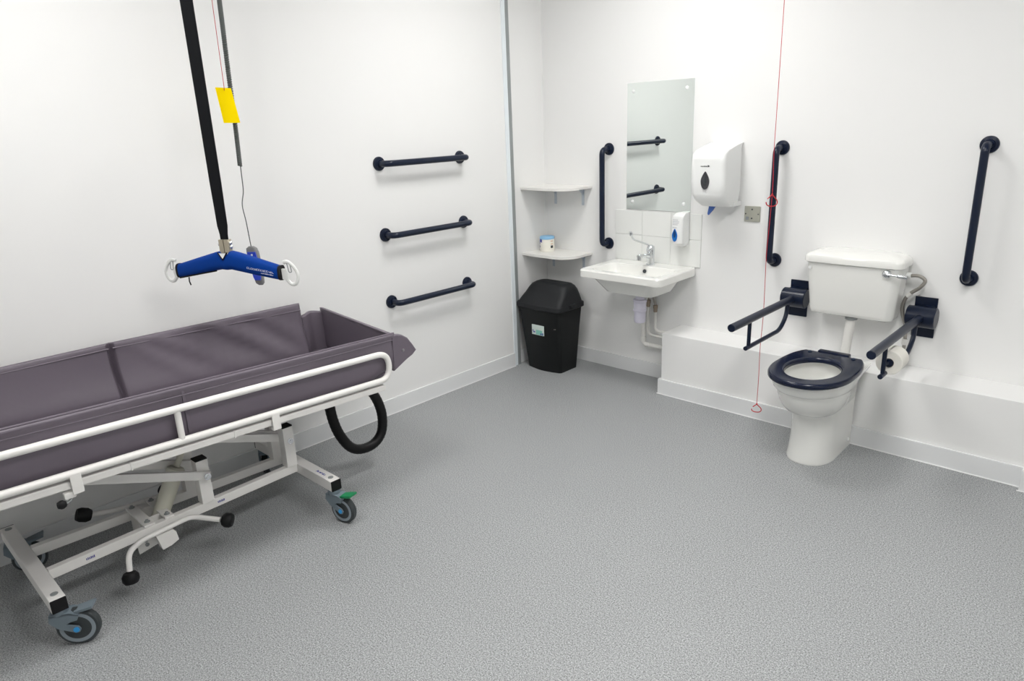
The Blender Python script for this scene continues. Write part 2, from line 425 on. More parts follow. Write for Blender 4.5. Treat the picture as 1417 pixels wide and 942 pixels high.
# paper dispenser
t = thing('paper_towel_dispenser', 'large white wall-mounted paper towel dispenser with a grey drop window, right of the mirror', 'towel dispenser', (1.345, 0, 1.16))
b = BM(); x0, x1 = 1.238, 1.447
def dr(i, yf, r, z): return rr(x0+i, x1-i*.25, yf, -.0005, r, z, 8)
rings(b, [dr(.035, -.10, .03, 1.158), dr(.028, -.150, .04, 1.164), dr(.012, -.196, .04, 1.198), dr(.003, -.214, .032, 1.236), dr(0, -.220, .03, 1.30), dr(.001, -.221, .03, 1.42), dr(.004, -.215, .03, 1.452), dr(.008, -.196, .03, 1.470), dr(.010, -.10, .02, 1.491), dr(.012, -.012, .004, 1.505)])
obj('case', b, PLW, t, 40)
b = BM(); box(b, (1.436, -.085, 1.160), (1.4495, -.0005, 1.185), .002); obj('back_plate', b, PLW, t)
b = BM(); drop(b, 1.336, 1.312, .052, .098, -.2195, -.2235); lab(obj('drop_window', b, DROPG, t), 'smoke grey drop-shaped window')
b = BM(); drop(b, 1.336, 1.318, .022, .062, -.223, -.2245); lab(obj('drop_centre', b, INK, t), 'darker centre of the drop window')
b = BM(); text(b, 'modular', (1.328, -.2222, 1.389), (1, 0, 0), (0, 0, 1), .0125); 
poly(b, [(1.350, -.2215, 1.383), (1.350, -.2215, 1.396), (1.362, -.2215, 1.3895)], (0, -.001, 0)); obj('logo', b, INK, t)
b = BM(); poly(b, [(1.312, -.118, 1.163), (1.352, -.125, 1.163), (1.335, -.120, 1.140), (1.304, -.112, 1.108), (1.300, -.112, 1.118)], (0, .014, 0))
tag(obj('paper_towel', b, BPAP), 'blue paper towel end hanging out under the white dispenser', 'paper towel')
# fused spur plate
t = thing('switch_plate', 'square beige switched outlet plate on the wall right of the paper towel dispenser', 'switch plate', (1.52, 0, 1.07))
b = BM(); box(b, (1.474, -.009, 1.071), (1.566, 0, 1.158), .003); obj('plate', b, PLATE, t)
each('screw', [lambda b, x=x: lathe(b, [(.004, 0), (.003, .002), (0, .002)], (x, -.009, 1.1145), (0, -1, 0), 12) for x in (1.483, 1.557)], INK, t)
each('indicator', [lambda b, z=z: lathe(b, [(.0045, 0), (.004, .003), (0, .003)], (1.520, -.009, z), (0, -1, 0), 12) for z in (1.140, 1.090)], INK, t)
b = BM(); box(b, (1.485, -.012, 1.081), (1.502, -.008, 1.099), .001); obj('fuse_holder', b, mat('grey_fuse_holder', (.25, .27, .29), .5), t)

# ------------------------------------------------------------------ bin
t = thing('waste_bin', 'tall black plastic bin with domed lid, standing in the corner under the shelves', 'bin', (.235, -.235, 0))
def br(x0, x1, y0, y1, r, z, bulge=.0):
    pts = rr(x0, x1, y0, y1, r, z, 6); cx = (x0+x1)/2; out = []
    # extra points on the front edge so it can bow outwards
    for i, p in enumerate(pts):
        out.append(p)
        if i == 20:
            for k in range(1, 8):
                f = k/8; q = p.lerp(pts[21], f); q.y -= bulge*math.sin(PI*f); out.append(q)
    return out
b = BM()
rings(b, [br(.070, .368, -.340, -.150, .022, .0, .022), br(.068, .370, -.343, -.148, .024, .02, .022), br(.034, .380, -.362, -.118, .028, .30, .018), br(.014, .386, -.368, -.100, .030, .445, .014)])
obj('body', b, BINB, t, 40)
b = BM()
lx0, lx1, ly0, ly1 = -.004, .400, -.378, -.088
def lr(a, bb, c, d, r, z, bl=.014): return br(lx0+a, lx1-bb, ly0+c, ly1-d, r, z, bl)
rings(b, [lr(.006, .006, .006, .006, .034, .436), lr(0, 0, 0, 0, .036, .440), lr(0, 0, 0, 0, .036, .466), lr(.005, .004, .005, .004, .036, .472), lr(.012, .008, .012, .008, .04, .476),
          lr(.018, .012, .030, .012, .045, .500, .010), lr(.026, .018, .062, .018, .05, .530, .004), lr(.036, .026, .085, .028, .05, .560, 0), lr(.054, .036, .102, .045, .045, .585, 0), lr(.080, .050, .118, .062, .04, .600, 0), lr(.115, .075, .14, .085, .03, .607, 0)])
obj('lid', b, BINL, t, 50)
b = BM(); box(b, (.388, -.27, .446), (.411, -.20, .474), .006); obj('lid_hinge', b, BINL, t)
b = BM(); box(b, (.158, -.3842, .262), (.266, -.3795, .332), .001); lbl = lab(obj('label', b, LABW, t), 'pale green and teal printed label')
b = BM(); box(b, (.196, -.3852, .266), (.252, -.384, .298)); obj('print', b, LABT, lbl)
each('print', [lambda b, q=q: box(b, (q[0], -.3856, q[2]), (q[1], -.384, q[3])) for q in ((.166, .172, .285, .296), (.172, .188, .277, .286), (.236, .246, .266, .279), (.252, .260, .266, .282))], INKB, lbl)
each('highlight_dot', [lambda b, x=x, z=z: lathe(b, [(.0035, 0), (.003, .002), (0, .002)], (x, -.3745, z), (0, -1, 0), 10) for x, z in ((.352, .322), (.362, .324))], mat('grey_highlight', (.22, .21, .19), .6), t)  # tiny highlights on the bin body, put in as light grey dots

# ------------------------------------------------------------------ toilet
TX = 2.130
t = thing('toilet', 'white toilet pan with an open navy seat, standing against the boxing', 'toilet', (TX, -.25, 0))
def egg(yf, yb, hw, z, hb=None, n=40, sq=2.6):
    "front is a half superellipse, the sides run straight back to yb"
    hb = hw if hb is None else hb
    L = min((yf-yb)*-.5, hw*1.45); ym = yf+L; out = []
    h = n//2
    for k in range(h+1):
        a = PI+PI*k/h
        c, s = math.cos(a), math.sin(a)
        e = 2/2.25
        out.append(V((TX+hw*math.copysign(abs(c)**e, c), ym-L*abs(s)**e, z)))
    for k in range(1, 7):
        f = k/6; out.append(V((TX+hw+(hb-hw)*f, ym+(yb-ym)*f, z)))
    for k in range(1, 6): out.append(V((TX+hb-2*hb*k/6, yb, z)))
    for k in range(6):
        f = 1-k/6; out.append(V((TX-hw-(hb-hw)*f, ym+(yb-ym)*f, z)))
    return out
YB = -.2485
def oval(yf, yb, hw, z, n=None):
    N = len(egg(-.6, YB, .1, 0)); ym = (yf+yb)/2; L = (yb-yf)/2
    return [V((TX-hw*math.cos(2*PI*k/N), ym-L*math.sin(2*PI*k/N), z)) for k in range(N)]
b = BM()
P = [(-.628, .112, 0, .108), (-.632, .113, .012, .108), (-.624, .106, .05, .107), (-.616, .100, .13, .107), (-.616, .097, .20, .107), (-.628, .100, .245, .108),
     (-.638, .104, .258, .108), (-.652, .110, .265, .109), (-.660, .114, .267, .109), (-.684, .124, .280, .110), (-.708, .138, .304, .111), (-.728, .150, .334, .113), (-.739, .156, .362, .115),
     (-.742, .158, .378, .118), (-.742, .159, .388, .121), (-.760, .167, .394, .128), (-.774, .173, .408, .140), (-.782, .177, .428, .158), (-.784, .178, .447, .165), (-.780, .175, .455, .165)]
rs = [egg(y, YB, w, z, hb) for y, w, z, hb in P]
rs += [oval(-.748, -.375, .135, .456), oval(-.745, -.378, .132, .448), oval(-.752, -.37, .138, .425), oval(-.735, -.385, .130, .38), oval(-.69, -.40, .105, .31), oval(-.62, -.42, .06, .25), oval(-.57, -.45, .035, .235)]
rings(b, rs); obj('pan', b, CER, t, 45)
b = BM(); lathe(b, [(.010, 0), (.010, .004), (.006, .007), (0, .008)], (TX+.108, -.30, .045), (1, 0, 0), 16); obj('screw_cap', b, PLW, t)
# seat: ring with squared back
def seat_out(g, z):
    pts = []
    N = 48
    for k in range(N):
        a = 2*PI*k/N; c, s = math.cos(a), math.sin(a)
        x = (.188-g)*math.copysign(abs(c)**.88, c); y = -.575+(.243-g)*s*1.0
        if s > 0:
            y = -.575+min(.272-g, (.315)*abs(s)**.80)
            x = (.188-g)*math.copysign(abs(c)**.55, c)
        pts.append(V((TX+x, y, z)))
    return pts
def seat_in(g, z):
    return [V((TX+(.118+g)*math.cos(2*PI*k/48), -.570+(.168+g)*math.sin(2*PI*k/48), z)) for k in range(48)]
b = BM()
rings(b, [seat_out(.004, .4575), seat_out(0, .462), seat_out(0, .474), seat_out(.005, .482), seat_out(.012, .4845), seat_in(.012, .4845), seat_in(.004, .480), seat_in(0, .470), seat_in(.002, .4575)], closed=True)
seat = obj('seat', b, NAVYS, t, 50)
b = BM(); box(b, (TX-.076, -.312, .466), (TX+.076, -.276, .4905), .005); obj('hinge_block', b, NAVYS, seat)
each('fixing_cap', [lambda b, sx=sx: lathe(b, [(.010, 0), (.010, .004), (.006, .006), (0, .006)], (TX+sx*.105, -.335, .4845), (0, 0, 1), 16) for sx in (-1, 1)], mat('dark_slate_cap', (.03, .045, .075), .35), seat)
b = BM(); box(b, (TX+.128, -.672, .444), (TX+.158, -.650, .459), .003); lab(obj('buffer', b, PLW, seat), 'small white rubber buffer')

# ------------------------------------------------------------------ cistern
t = thing('cistern', 'white ceramic cistern with chrome lever, on the wall above the toilet', 'cistern', (TX, 0, .65))
b = BM(); cx = 2.130
def cr(hw, yf, r, z, bl=.008): 
    pts = rr(cx-hw, cx+hw, yf, -.0005, r, z, 8); out = []
    for i, p in enumerate(pts):
        out.append(p)
        if i == 26:
            for k in range(1, 10):
                f = k/10; q = p.lerp(pts[27], f); q.y -= bl*math.sin(PI*f); out.append(q)
    return out
rings(b, [cr(.185, -.135, .03, .637, 0), cr(.200, -.150, .04, .644, .004), cr(.206, -.158, .045, .665), cr(.222, -.172, .04, .85), cr(.226, -.175, .04, .925)])
obj('tank', b, CER, t, 40)
b = BM()
rings(b, [cr(.232, -.182, .035, .912), cr(.236, -.187, .035, .916), cr(.237, -.188, .035, .938), cr(.233, -.183, .035, .949), cr(.222, -.165, .03, .957), cr(.19, -.12, .03, .966, .0), cr(.12, -.07, .02, .969, 0)])
obj('lid', b, CER, t, 40)
b = BM(); lathe(b, [(.008, 0), (.008, .008), (0, .008)], (cx-.198, -.176, .885), (0, -1, 0), 16); obj('blank_cap', b, PLW, t)
b = BM(); ky = -.184
lathe(b, [(.020, 0), (.020, .008), (.016, .014), (.008, .018), (0, .018)], (2.298, ky+.004, .889), (0, -1, 0), 24)
tube(b, [(2.300, ky-.012, .889), (2.355, ky-.020, .887)], .0045, 12)
lev = obj('flush_lever', b, CHR, t)
b = BM(); tube(b, [(2.350, ky-.020, .887), (2.360, ky-.021, .887), (2.395, ky-.021, .886)], [.006, .010, .009], 14, flat=.6); obj('paddle', b, CHR, lev)
b = BM(); lathe(b, [(.012, 0), (.015, .004), (.015, .02), (.010, .022)], (2.353, -.06, .868), (1, 0, 0), 16); obj('inlet_nut', b, PLW, t)
b = BM(); tube(b, spline([(2.372, -.06, .868), (2.41, -.06, .870), (2.437, -.06, .850), (2.420, -.06, .815), (2.372, -.055, .771), (2.352, -.05, .72), (2.357, -.05, .665), (2.376, -.05, .61), (2.381, -.05, .54), (2.378, -.05, BZ)], 10), .0085, 14)
hs = obj('inlet_hose', b, BRAID, t)
b = BM(); cyl(b, (2.384, -.056, .781), (2.366, -.054, .764), .0115, 16); obj('hose_joint', b, PVC, hs)
b = BM(); cyl(b, (2.381, -.05, .545), (2.379, -.05, .515), .013, 16); obj('hose_joint', b, PVC, hs)
b = BM(); lathe(b, [(.030, 0), (.030, .012), (.024, .014)], (2.137, -.115, .624), (0, 0, 1), 24); obj('pipe_nut', b, ALU, t)
b = BM(); tube(b, [(2.137, -.115, .632), (2.133, -.130, .50), (2.128, -.140, BZ)], .0225, 20); obj('flush_pipe', b, PVC, t)

# ------------------------------------------------------------------ hinged support rails
def drop_rail(x, label):
    t = thing('hinged_support_rail', label, 'support rail', (x, 0, .57), 'navy drop-down rails beside the toilet')
    b = BM(); box(b, (x-.05, -.010, .567), (x+.05, 0, .770), .003); obj('wall_plate', b, NAVY, t)
    b = BM(); z = .682
    lathe(b, [(.048, -.064), (.052, -.060), (.052, .060), (.048, .064)], (x, -.062, z), (1, 0, 0), 32)
    box(b, (x-.045, -.06, z-.048), (x+.045, -.008, z+.048), .003)
    obj('hinge_drum', b, NAVY, t)
    b = BM(); tube(b, [(x, -.09, z+.002), (x, -.803, z+.002)], .0195, 24); arm = obj('arm', b, NAVY, t, 40)
    b = BM(); lathe(b, [(.0195, 0), (.0195, .002), (.017, .004), (0, .004)], (x, -.803, z+.002), (0, -1, 0), 24); obj('end_cap', b, NAVY, arm)
    b = BM(); tube(b, fil([(x, -.155, z-.02), (x, -.165, .60), (x, -.235, .539), (x, -.640, .539)], .06, 8), .0112, 16)
    obj('lower_bar', b, NAVY, arm)
    b = BM(); cyl(b, (x, -.607, .539), (x, -.607, z-.012), .0095, 16); obj('strut', b, NAVY, arm)
    return t
d0 = drop_rail(1.820, 'navy drop-down support rail left of the toilet, nearest the washbasin')
d1 = copy_tree(d0, (2.444, 0, .559)); d1['label'] = 'navy drop-down support rail right of the toilet, with a paper roll on it'
b = BM(); cyl(b, (2.446, -.607, .576), (2.4545, -.578, .578), .008, 14); cyl(b, (2.455, -.582, .578), (2.455, -.480, .578), .0175, 20); obj('roll_holder', b, NAVY, d1)
# toilet roll
t = thing('toilet_roll', 'white toilet roll hanging under the right-hand navy support rail', 'toilet roll', (2.444, -.53, .58))
rx, rz = 2.455, .578; b = BM()
lathe(b, [(.021, -.575), (.053, -.575), (.055, -.573), (.055, -.477), (.053, -.475), (.021, -.475)], (rx, 0, rz), (0, 1, 0), 36, closed=True)
obj('paper', b, PAPER, t, 40)
b = BM(); lathe(b, [(.0208, -.574), (.0208, -.476), (.0195, -.476), (.0195, -.574)], (rx, 0, rz), (0, 1, 0), 24, closed=True); obj('core', b, mat('cardboard_core', (.22, .16, .11), .8), t)

# ------------------------------------------------------------------ emergency pull cord
ex, ey = 1.765, -.335
t = thing('emergency_pull_cord', 'long red emergency pull cord with two red grips, hanging left of the toilet', 'pull cord', (ex, ey, .1))
b = BM(); pts = [(ex, ey, CH)]
for i in range(1, 16):
    z = CH-(CH-.126)*i/16
    w = .0 if z > 1.30 else (.003*math.sin(i*2.1) if z < 1.2 else 0)
    pts.append((ex+w+(.006 if 1.2 < z < 1.3 else 0), ey, z))
pts.append((ex, ey, .126)); tube(b, spline(pts, 4), .0016, 8); obj('cord', b, REDC, t)
def grip(z, rot, sc=1., nm='pull_grip'):
    b = BM(); c, s = math.cos(rot), math.sin(rot)
    q = [(0, .030), (.024, .006), (.026, -.008), (.014, -.017), (-.010, -.016), (-.024, -.008), (-.026, .002)]
    q2 = [(0, .030), (-.020, .014)]
    f = lambda p: (ex+p[0]*c*sc, ey+p[0]*s*sc, z+p[1]*sc)
    tube(b, fil([f(p) for p in q], .008, 4), .0026, 10); tube(b, [f(p) for p in q2], .0026, 10)
    lathe(b, [(.0, -.006), (.004, -.003), (.004, .004), (0, .008)], f((0, .030)), (0, 0, 1), 12)
    return obj(nm, b, REDP, t)
grip(.098, .55)
ex += .006
grip(1.225, 1.0, 1.25)
ex -= .006

# ------------------------------------------------------------------ ceiling hoist
bx, by, bz = .45, -2.565, 1.168
th = .47; D = V((math.cos(th), math.sin(th), 0)); N = V((math.sin(th), -math.cos(th), 0)); Z = V((0, 0, 1))
O = V((bx, by, bz))+D*.009
t = thing('hoist_spreader_bar', 'blue padded hoist spreader bar on a wide black strap, above the shower trolley', 'patient hoist', O)
def P3(u, n, z): return O+D*u+N*n+Z*z
b = BM()
prof = [(CH-bz, .0285), (.30, .0265), (.22, .025), (.135, .024), (.102, .0185), (.075, .0175)]
rings(b, [[P3(-w, -.002, z), P3(w, -.002, z), P3(w, .002, z), P3(-w, .002, z)] for z, w in prof]); obj('strap', b, STRAP, t)
b = BM()
for s in (-1, 1):
    q0, q1 = s*.002, s*.023
    lo, hi = min(q0, q1), max(q0, q1)
    rings(b, [[P3(lo, -.011, z), P3(hi, -.011, z), P3(hi, .011, z), P3(lo, .011, z)] for z in (.024, .080)])
conn = obj('strap_connector', b, TAN, t)
each('bolt', [lambda b, s=s, z=z: lathe(b, [(.008, 0), (.008, .006), (.005, .009), (0, .010)], P3(s*.023, 0, z), D*s, 14) for s, z in ((-1, .060), (1, .066), (1, .050))], CHR, conn)
b = BM(); tube(b, fil([P3(-.012, 0, .030), P3(-.010, 0, -.004), P3(.010, 0, -.004), P3(.012, 0, .030)], .008), .004, 10); obj('eye', b, PLW, conn)
b = BM(); poly(b, [P3(-.017, .0265, .027), P3(.017, .0265, .027), P3(0, .0285, .005)], N*.0015); obj('eye_plate', b, PLW, conn)
# padded sleeve, left and right arms of a shallow V
b = BM()
secs = [(-.249, -.053, .026, .018), (-.241, -.0525, .029, .022), (-.14, -.030, .034, .027), (-.05, -.010, .038, .029), (-.024, -.005, .038, .029), (0, -.020, .025, .028), (.024, -.005, .038, .029), (.05, -.010, .038, .029), (.14, -.030, .034, .027), (.241, -.0525, .029, .022), (.249, -.053, .026, .018)]
rs = []
for u, z, h, w in secs:
    rs.append([P3(u, w*math.copysign(abs(math.cos(2*PI*k/24))**.6, math.cos(2*PI*k/24)), z+h*math.copysign(abs(math.sin(2*PI*k/24))**.8, math.sin(2*PI*k/24))) for k in range(24)])
rings(b, rs); slv = obj('padded_sleeve', b, BLU, t, 60)
for s in (-1, 1):
    b = BM(); rr_ = []
    for du, gz in ((-.005, .0), (-.005, .003), (.004, .003), (.004, .0)):
        u = s*(.248+du); rr_.append([P3(u, (.0195+gz)*math.copysign(abs(math.cos(2*PI*k/24))**.6, math.cos(2*PI*k/24)), -.053+(.0275+gz)*math.copysign(abs(math.sin(2*PI*k/24))**.8, math.sin(2*PI*k/24))) for k in range(24)])
    rings(b, rr_); lab(obj('end_binding', b, BLK, slv), 'black edge binding at the end of the blue sleeve')
b = BM(); tube(b, [P3(-.022, .027, .030), P3(0, .0295, .001), P3(.022, .027, .030)], .003, 8)
lab(obj('notch_binding', b, BLK, slv), 'black binding of the notch under the strap')
b = BM(); tube(b, [P3(-.242, .014, -.0815), P3(-.14, .016, -.063), P3(-.05, .016, -.0475)], .0035, 8); obj('zip', b, BLK, slv)
b = BM(); tube(b, [P3(-.195, .015, -.078), P3(-.196, .016, -.096), P3(-.190, .017, -.112)], .0028, 8); obj('zip_pull', b, BLK, slv)
# printed lettering on the right arm (too small to read in the photo: strokes at letter pitch)
b = BM(); dv = (D*.132+Z*-.020).normalized()
def glyphs(bm, u0, z0, n, pitch, h, seed):
    rnd = random.Random(seed); base = P3(u0, .0285, z0)
    for i in range(n):
        o = base+dv*pitch*i; hh = h*rnd.choice((.75, 1, 1, .85))
        u = dv; v = (Z-dv*Z.dot(dv)).normalized()
        segs = rnd.choice(((0, 2), (0, 1, 3), (0, 3), (0, 1, 2, 3), (1, 3, 0)))
        w = pitch*.7; th_ = h*.12
        for sgm in segs:
            a, c = {0: (o, o+v*hh), 1: (o+v*hh, o+v*hh+u*w), 2: (o+u*w, o+u*w+v*hh), 3: (o, o+u*w)}[sgm]
            bar(bm, a, c, th_, .0012, up=N, bev=0)
glyphs(b, .108, -.033, 14, .0090, .0062, 3); glyphs(b, .172, -.0525, 11, .0052, .0034, 5)
lab(obj('lettering', b, INKW, slv), 'small white lettering')
# white sling hooks
for s in (-1, 1):
    b = BM(); H = lambda u, z: P3(s*u, 0, z)
    pa = [H(.262, -.012), H(.277, -.008), H(.293, -.014), H(.313, -.036), H(.323, -.066), H(.311, -.094), H(.290, -.099), H(.273, -.084), H(.262, -.068)]
    tube(b, spline(pa, 6), .0078, 12, flat=.6)
    pts = [H(.235, -.036), H(.272, -.038), H(.280, -.056), H(.277, -.080), H(.262, -.082), H(.235, -.072)]
    poly(b, [p-N*.005 for p in pts], N*.010)
    hk = obj('sling_hook', b, HOOK, t, 50)
    b = BM(); tube(b, fil([H(.277, -.012), H(.283, -.052), H(.296, -.050), H(.291, -.016)], .006), .002, 8); obj('latch', b, ALU, hk)

# hand control on its cable
hx, hy = .30, -2.372
t = thing('hoist_handset', 'blue and grey hoist hand control hanging on a coiled cable behind the spreader bar', 'hand control', (hx, hy, 1.0))
ca, sa = math.cos(.62), math.sin(.62); A = V((ca, sa, 0)); Bn = V((sa, -ca, 0))
def Hs(u, n, z): return V((hx, hy, 0))+A*u+Bn*n+Z*z
b = BM()
def hring(w, d, z, k=0.): return [Hs(w*math.copysign(abs(math.cos(2*PI*i/20))**.6, math.cos(2*PI*i/20))+k, d*math.copysign(abs(math.sin(2*PI*i/20))**.7, math.sin(2*PI*i/20)), z) for i in range(20)]
rings(b, [hring(.010, .006, 1.003, .016), hring(.019, .011, 1.012, .014), hring(.023, .014, 1.04, .011), hring(.026, .015, 1.10, .006), hring(.027, .016, 1.150, .000), hring(.024, .014, 1.169, -.003), hring(.012, .008, 1.178, -.004)])
obj('case', b, GRYP, t, 50)
b = BM()
rings(b, [[Hs(u*w+k, .0125 if u else .0125, z) for u in (-1, 1)]+[Hs(u*w+k, .0185, z) for u in (1, -1)] for z, w, k in ((1.028, .013, .013), (1.04, .017, .012), (1.09, .020, .007), (1.138, .0205, .002), (1.155, .018, .001))]); obj('keypad', b, BLUP, t)
each('button', [lambda b, z=z, k=k: lathe(b, [(.005, 0), (.004, .002), (0, .002)], Hs(k, .0185, z), Bn, 12) for z, k in ((1.142, .003), (1.122, .005), (1.090, .008))], INKW, t)
b = BM(); tube(b, spline([Hs(-.004, 0, 1.176), (hx, -2.378, 1.21), (hx, -2.382, 1.29), (hx, -2.388, 1.36), (hx, -2.374, 1.42), (hx, -2.371, 1.49), (hx, -2.370, 1.525)], 8), .0022, 8)
cb = obj('cable', b, CABLE, t)
b = BM(); n = 460; pts = []
z0, z1 = 1.525, 2.42
axis = spline([(hx, -2.372, 1.525), (hx, -2.366, 1.70), (hx, -2.362, 1.90), (hx, -2.357, 2.08), (hx, -2.354, 2.20), (hx, -2.345, 2.42)], 40)
m = len(axis); turns = 110
for i in range(turns*8+1):
    f = i/(turns*8)*(m-1); j = min(int(f), m-2); p = axis[j].lerp(axis[j+1], f-j); a = 2*PI*i/8
    pts.append(p+V((math.cos(a), math.sin(a), 0))*.0068)
tube(b, pts, .0040, 6); tube(b, axis, .0055, 10)
obj('coil', b, CABLE, cb, 60)
b = BM(); tube(b, [axis[-1], (hx, -2.345, CH)], .004, 8); obj('lead', b, CABLE, cb)

# yellow card on its red cord
t = thing('cord_tag', 'bright yellow card hanging on a thin red cord from the ceiling', 'tag', (.34, -2.38, 1.7))
YC = [(.345, None)]
yc = lambda y, z: V((.345, y, z))
b = BM(); cpts = [(-2.449, 1.841), (-2.383, 1.838), (-2.364, 1.701), (-2.435, 1.702)]
poly(b, [yc(y, z) for y, z in cpts], (-.0012, 0, 0)); obj('card', b, YEL, t)
b = BM(); tube(b, [V((.3466, -2.413, 1.828)), V((.3466, -2.412, 1.85)), V((.345, -2.400, CH))], .0013, 8); obj('cord', b, REDC, t)

# ------------------------------------------------------------------ shower trolley
T = thing('shower_trolley', 'white framed shower trolley with a grey-purple padded tray, along the left wall', 'shower trolley', (.445, -2.93, 0))
S = -.0367
zt = lambda y, z: z+S*(y+2.2)           # heights on the tilted top, z given at y = -2.2
XC = .445; ZB0, ZB1 = .150, .200
for y, xa, xb in ((-3.462, .097, .779), (-2.396, .114, .800)):
    b = BM(); box(b, (xa, y-.025, ZB0), (xb, y+.025, ZB1), .004); cb_ = obj('cross_bar', b, FRAME, T)
    for x0, x1 in ((xa-.006, xa+.0005), (xb-.0005, xb+.006)):
        b = BM(); box(b, (x0, y-.0245, ZB0+.001), (x1, y+.0245, ZB1-.001), .003); obj('end_cap', b, BLK, cb_)
    each('bolt', [lambda b, x=x, y=y: lathe(b, [(.012, 0), (.012, .002), (.006, .003), (0, .003)], (x, y, ZB1), (0, 0, 1), 18) for x in (xa+.03, xb-.036)], ALU, cb_)
def bxx(x, y):
    f = (y+3.437)/1.016
    return (.558-.050*f) if x > .45 else (.342+.040*f)
for x in (.360, .515):
    b = BM(); bar(b, (bxx(x, -3.437), -3.437, .180), (bxx(x, -2.421), -2.421, .180), .030, .040, bev=.004); bb = obj('base_beam', b, FRAME, T)
    if x > .5:
        for y in (-3.30, -2.79):
            b = BM()
            for i in range(6): box(b, (bxx(x, y)+.0145, y-.016+i*.0052, .176), (bxx(x, y)+.0163, y-.013+i*.0052, .184+.0015*(i % 2)))
            lab(obj('sticker', b, INKB, bb), 'small blue printed mark')
b = BM()
for i in range(16):
    if i % 5 != 4: box(b, (.660+i*.0042, -2.404-(.003 if i % 3 == 0 else 0), ZB1), (.663+i*.0042, -2.396+(.004 if i % 4 == 0 else 0), ZB1+.0004))
lab(obj('sticker', b, INKB, cb_), 'small blue printed lettering')
# upright posts and lift arms
for x0_ in (.360, .515):
    for y in (-2.845, -2.447):
        x = bxx(x0_, y)
        b = BM(); box(b, (x-.024, y-.025, ZB1), (x+.024, y+.025, .392), .003); p = obj('post', b, FRAME, T)
        b = BM(); box(b, (x-.0235, y-.0245, .391), (x+.0235, y+.0245, .398), .002); obj('cap', b, BLK, p)
        b = BM(); s = 1 if x > .45 else -1
        xo = x+s*(.024+(.02 if y < -2.6 else 0))
        lathe(b, [(.014, 0), (.014, .005), (.008, .006), (.008, .010), (0, .010)], (xo, y+.005, .325), (s, 0, 0), 18); obj('pivot_bolt', b, CHR, p)
        xa = .561 if (y < -2.6 and s > 0) else x-s*.034
        b = BM(); bar(b, (xa, y+.02, .320), (xa, y-.62, zt(y-.62, .512)), .018, .036, bev=.003); obj('lift_arm', b, FRAME, T)
# pump
b = BM(); box(b, (.340, -3.10, ZB1), (.552, -3.06, .209), .002); box(b, (.340, -3.02, ZB1), (.548, -2.985, .209), .002); box(b, (.387, -3.10, .12), (.393, -2.985, .205), .002); box(b, (.482, -3.10, .12), (.488, -2.985, .205), .002); box(b, (.39, -3.10, .118), (.485, -2.985, .126), .002)
pl = obj('pump_cradle', b, FRAME, T)
each('bolt', [lambda b, x=x, y=y: lathe(b, [(.011, 0), (.011, .003), (.006, .005), (.006, .010), (0, .010)], (x, y, .209), (0, 0, 1), 14) for x in (.360, .525) for y in (-3.08, -3.004)], ALU, pl)
ax = V((0, .475, .88)).normalized(); p0 = V((XC, -3.015, .155))
b = BM(); lathe(b, [(.028, 0), (.033, .01), (.033, .185), (.036, .19), (.036, .218), (.028, .226), (0, .226)], p0, ax, 28); pc = obj('pump_cylinder', b, FRAMEC, T)
b = BM(); tube(b, [p0+ax*.22, p0+ax*.41], .012, 16); obj('piston_rod', b, FRAMEC, pc)
b = BM(); box(b, (XC-.06, -2.87, .40), (XC-.03, -2.83, .425), .003); cyl(b, (XC, -2.915, .325), (XC+.055, -2.905, .315), .010, 14); obj('valve', b, BLK, pc)
# foot pedals
zx = .575
def pad(bm, c, d, r=.030, l=.042):
    lathe(bm, [(.013, -l*.5), (r*.75, -l*.48), (r, -l*.2), (r, l*.2), (r*.8, l*.46), (r*.4, l*.5), (0, l*.5)], c, d, 20)
b = BM(); tube(b, fil([(.655, -3.208, .112), (.640, -3.196, .176), (.588, -3.135, .176), (.578, -2.935, .186), (.652, -2.850, .160)], .03, 8), .0105, 14)
pb = obj('pedal_bar', b, FRAME, T)
b = BM(); pad(b, (.660, -3.211, .086), (.2, -.05, -1)); obj('pedal_pad', b, BLK, pb)
b = BM(); pad(b, (.666, -2.826, .152), (.7, .7, -.12)); obj('pedal_pad', b, BLK, pb)
zy = .300
b = BM(); tube(b, fil([(zy-.028, -3.215, .206), (zy, -3.12, .195), (zy, -2.955, .185), (zy-.085, -2.905, .155)], .04, 8), .0105, 14); pb2 = obj('pedal_bar', b, FRAME, T)
b = BM(); pad(b, (.268, -3.232, .212), (-.15, -1, .45), .029, .056); obj('pedal_pad', b, BLK, pb2)
b = BM(); pad(b, (zy-.113, -2.890, .147), (-1, .45, -.25)); obj('pedal_pad', b, BLK, pb2)
b = BM(); poly(b, [(.500, -3.130, .150), (.500, -3.045, .150), (.500, -3.045, .090), (.500, -3.125, .075)], (.006, 0, 0))
poly(b, [(.545, -3.075, .165), (.545, -3.015, .165), (.545, -3.000, .150), (.545, -2.995, .112), (.545, -3.025, .100), (.545, -3.06, .095)], (.036, 0, 0))
br_ = obj('pedal_bracket', b, FRAME, T)
each('bolt', [lambda b, y=y, z=z: lathe(b, [(.008, 0), (.008, .004), (0, .005)], (.506, y, z), (1, 0, 0), 12) for y, z in ((-3.095, .125), (-3.092, .105), (-3.09, .142))], ALU, br_)
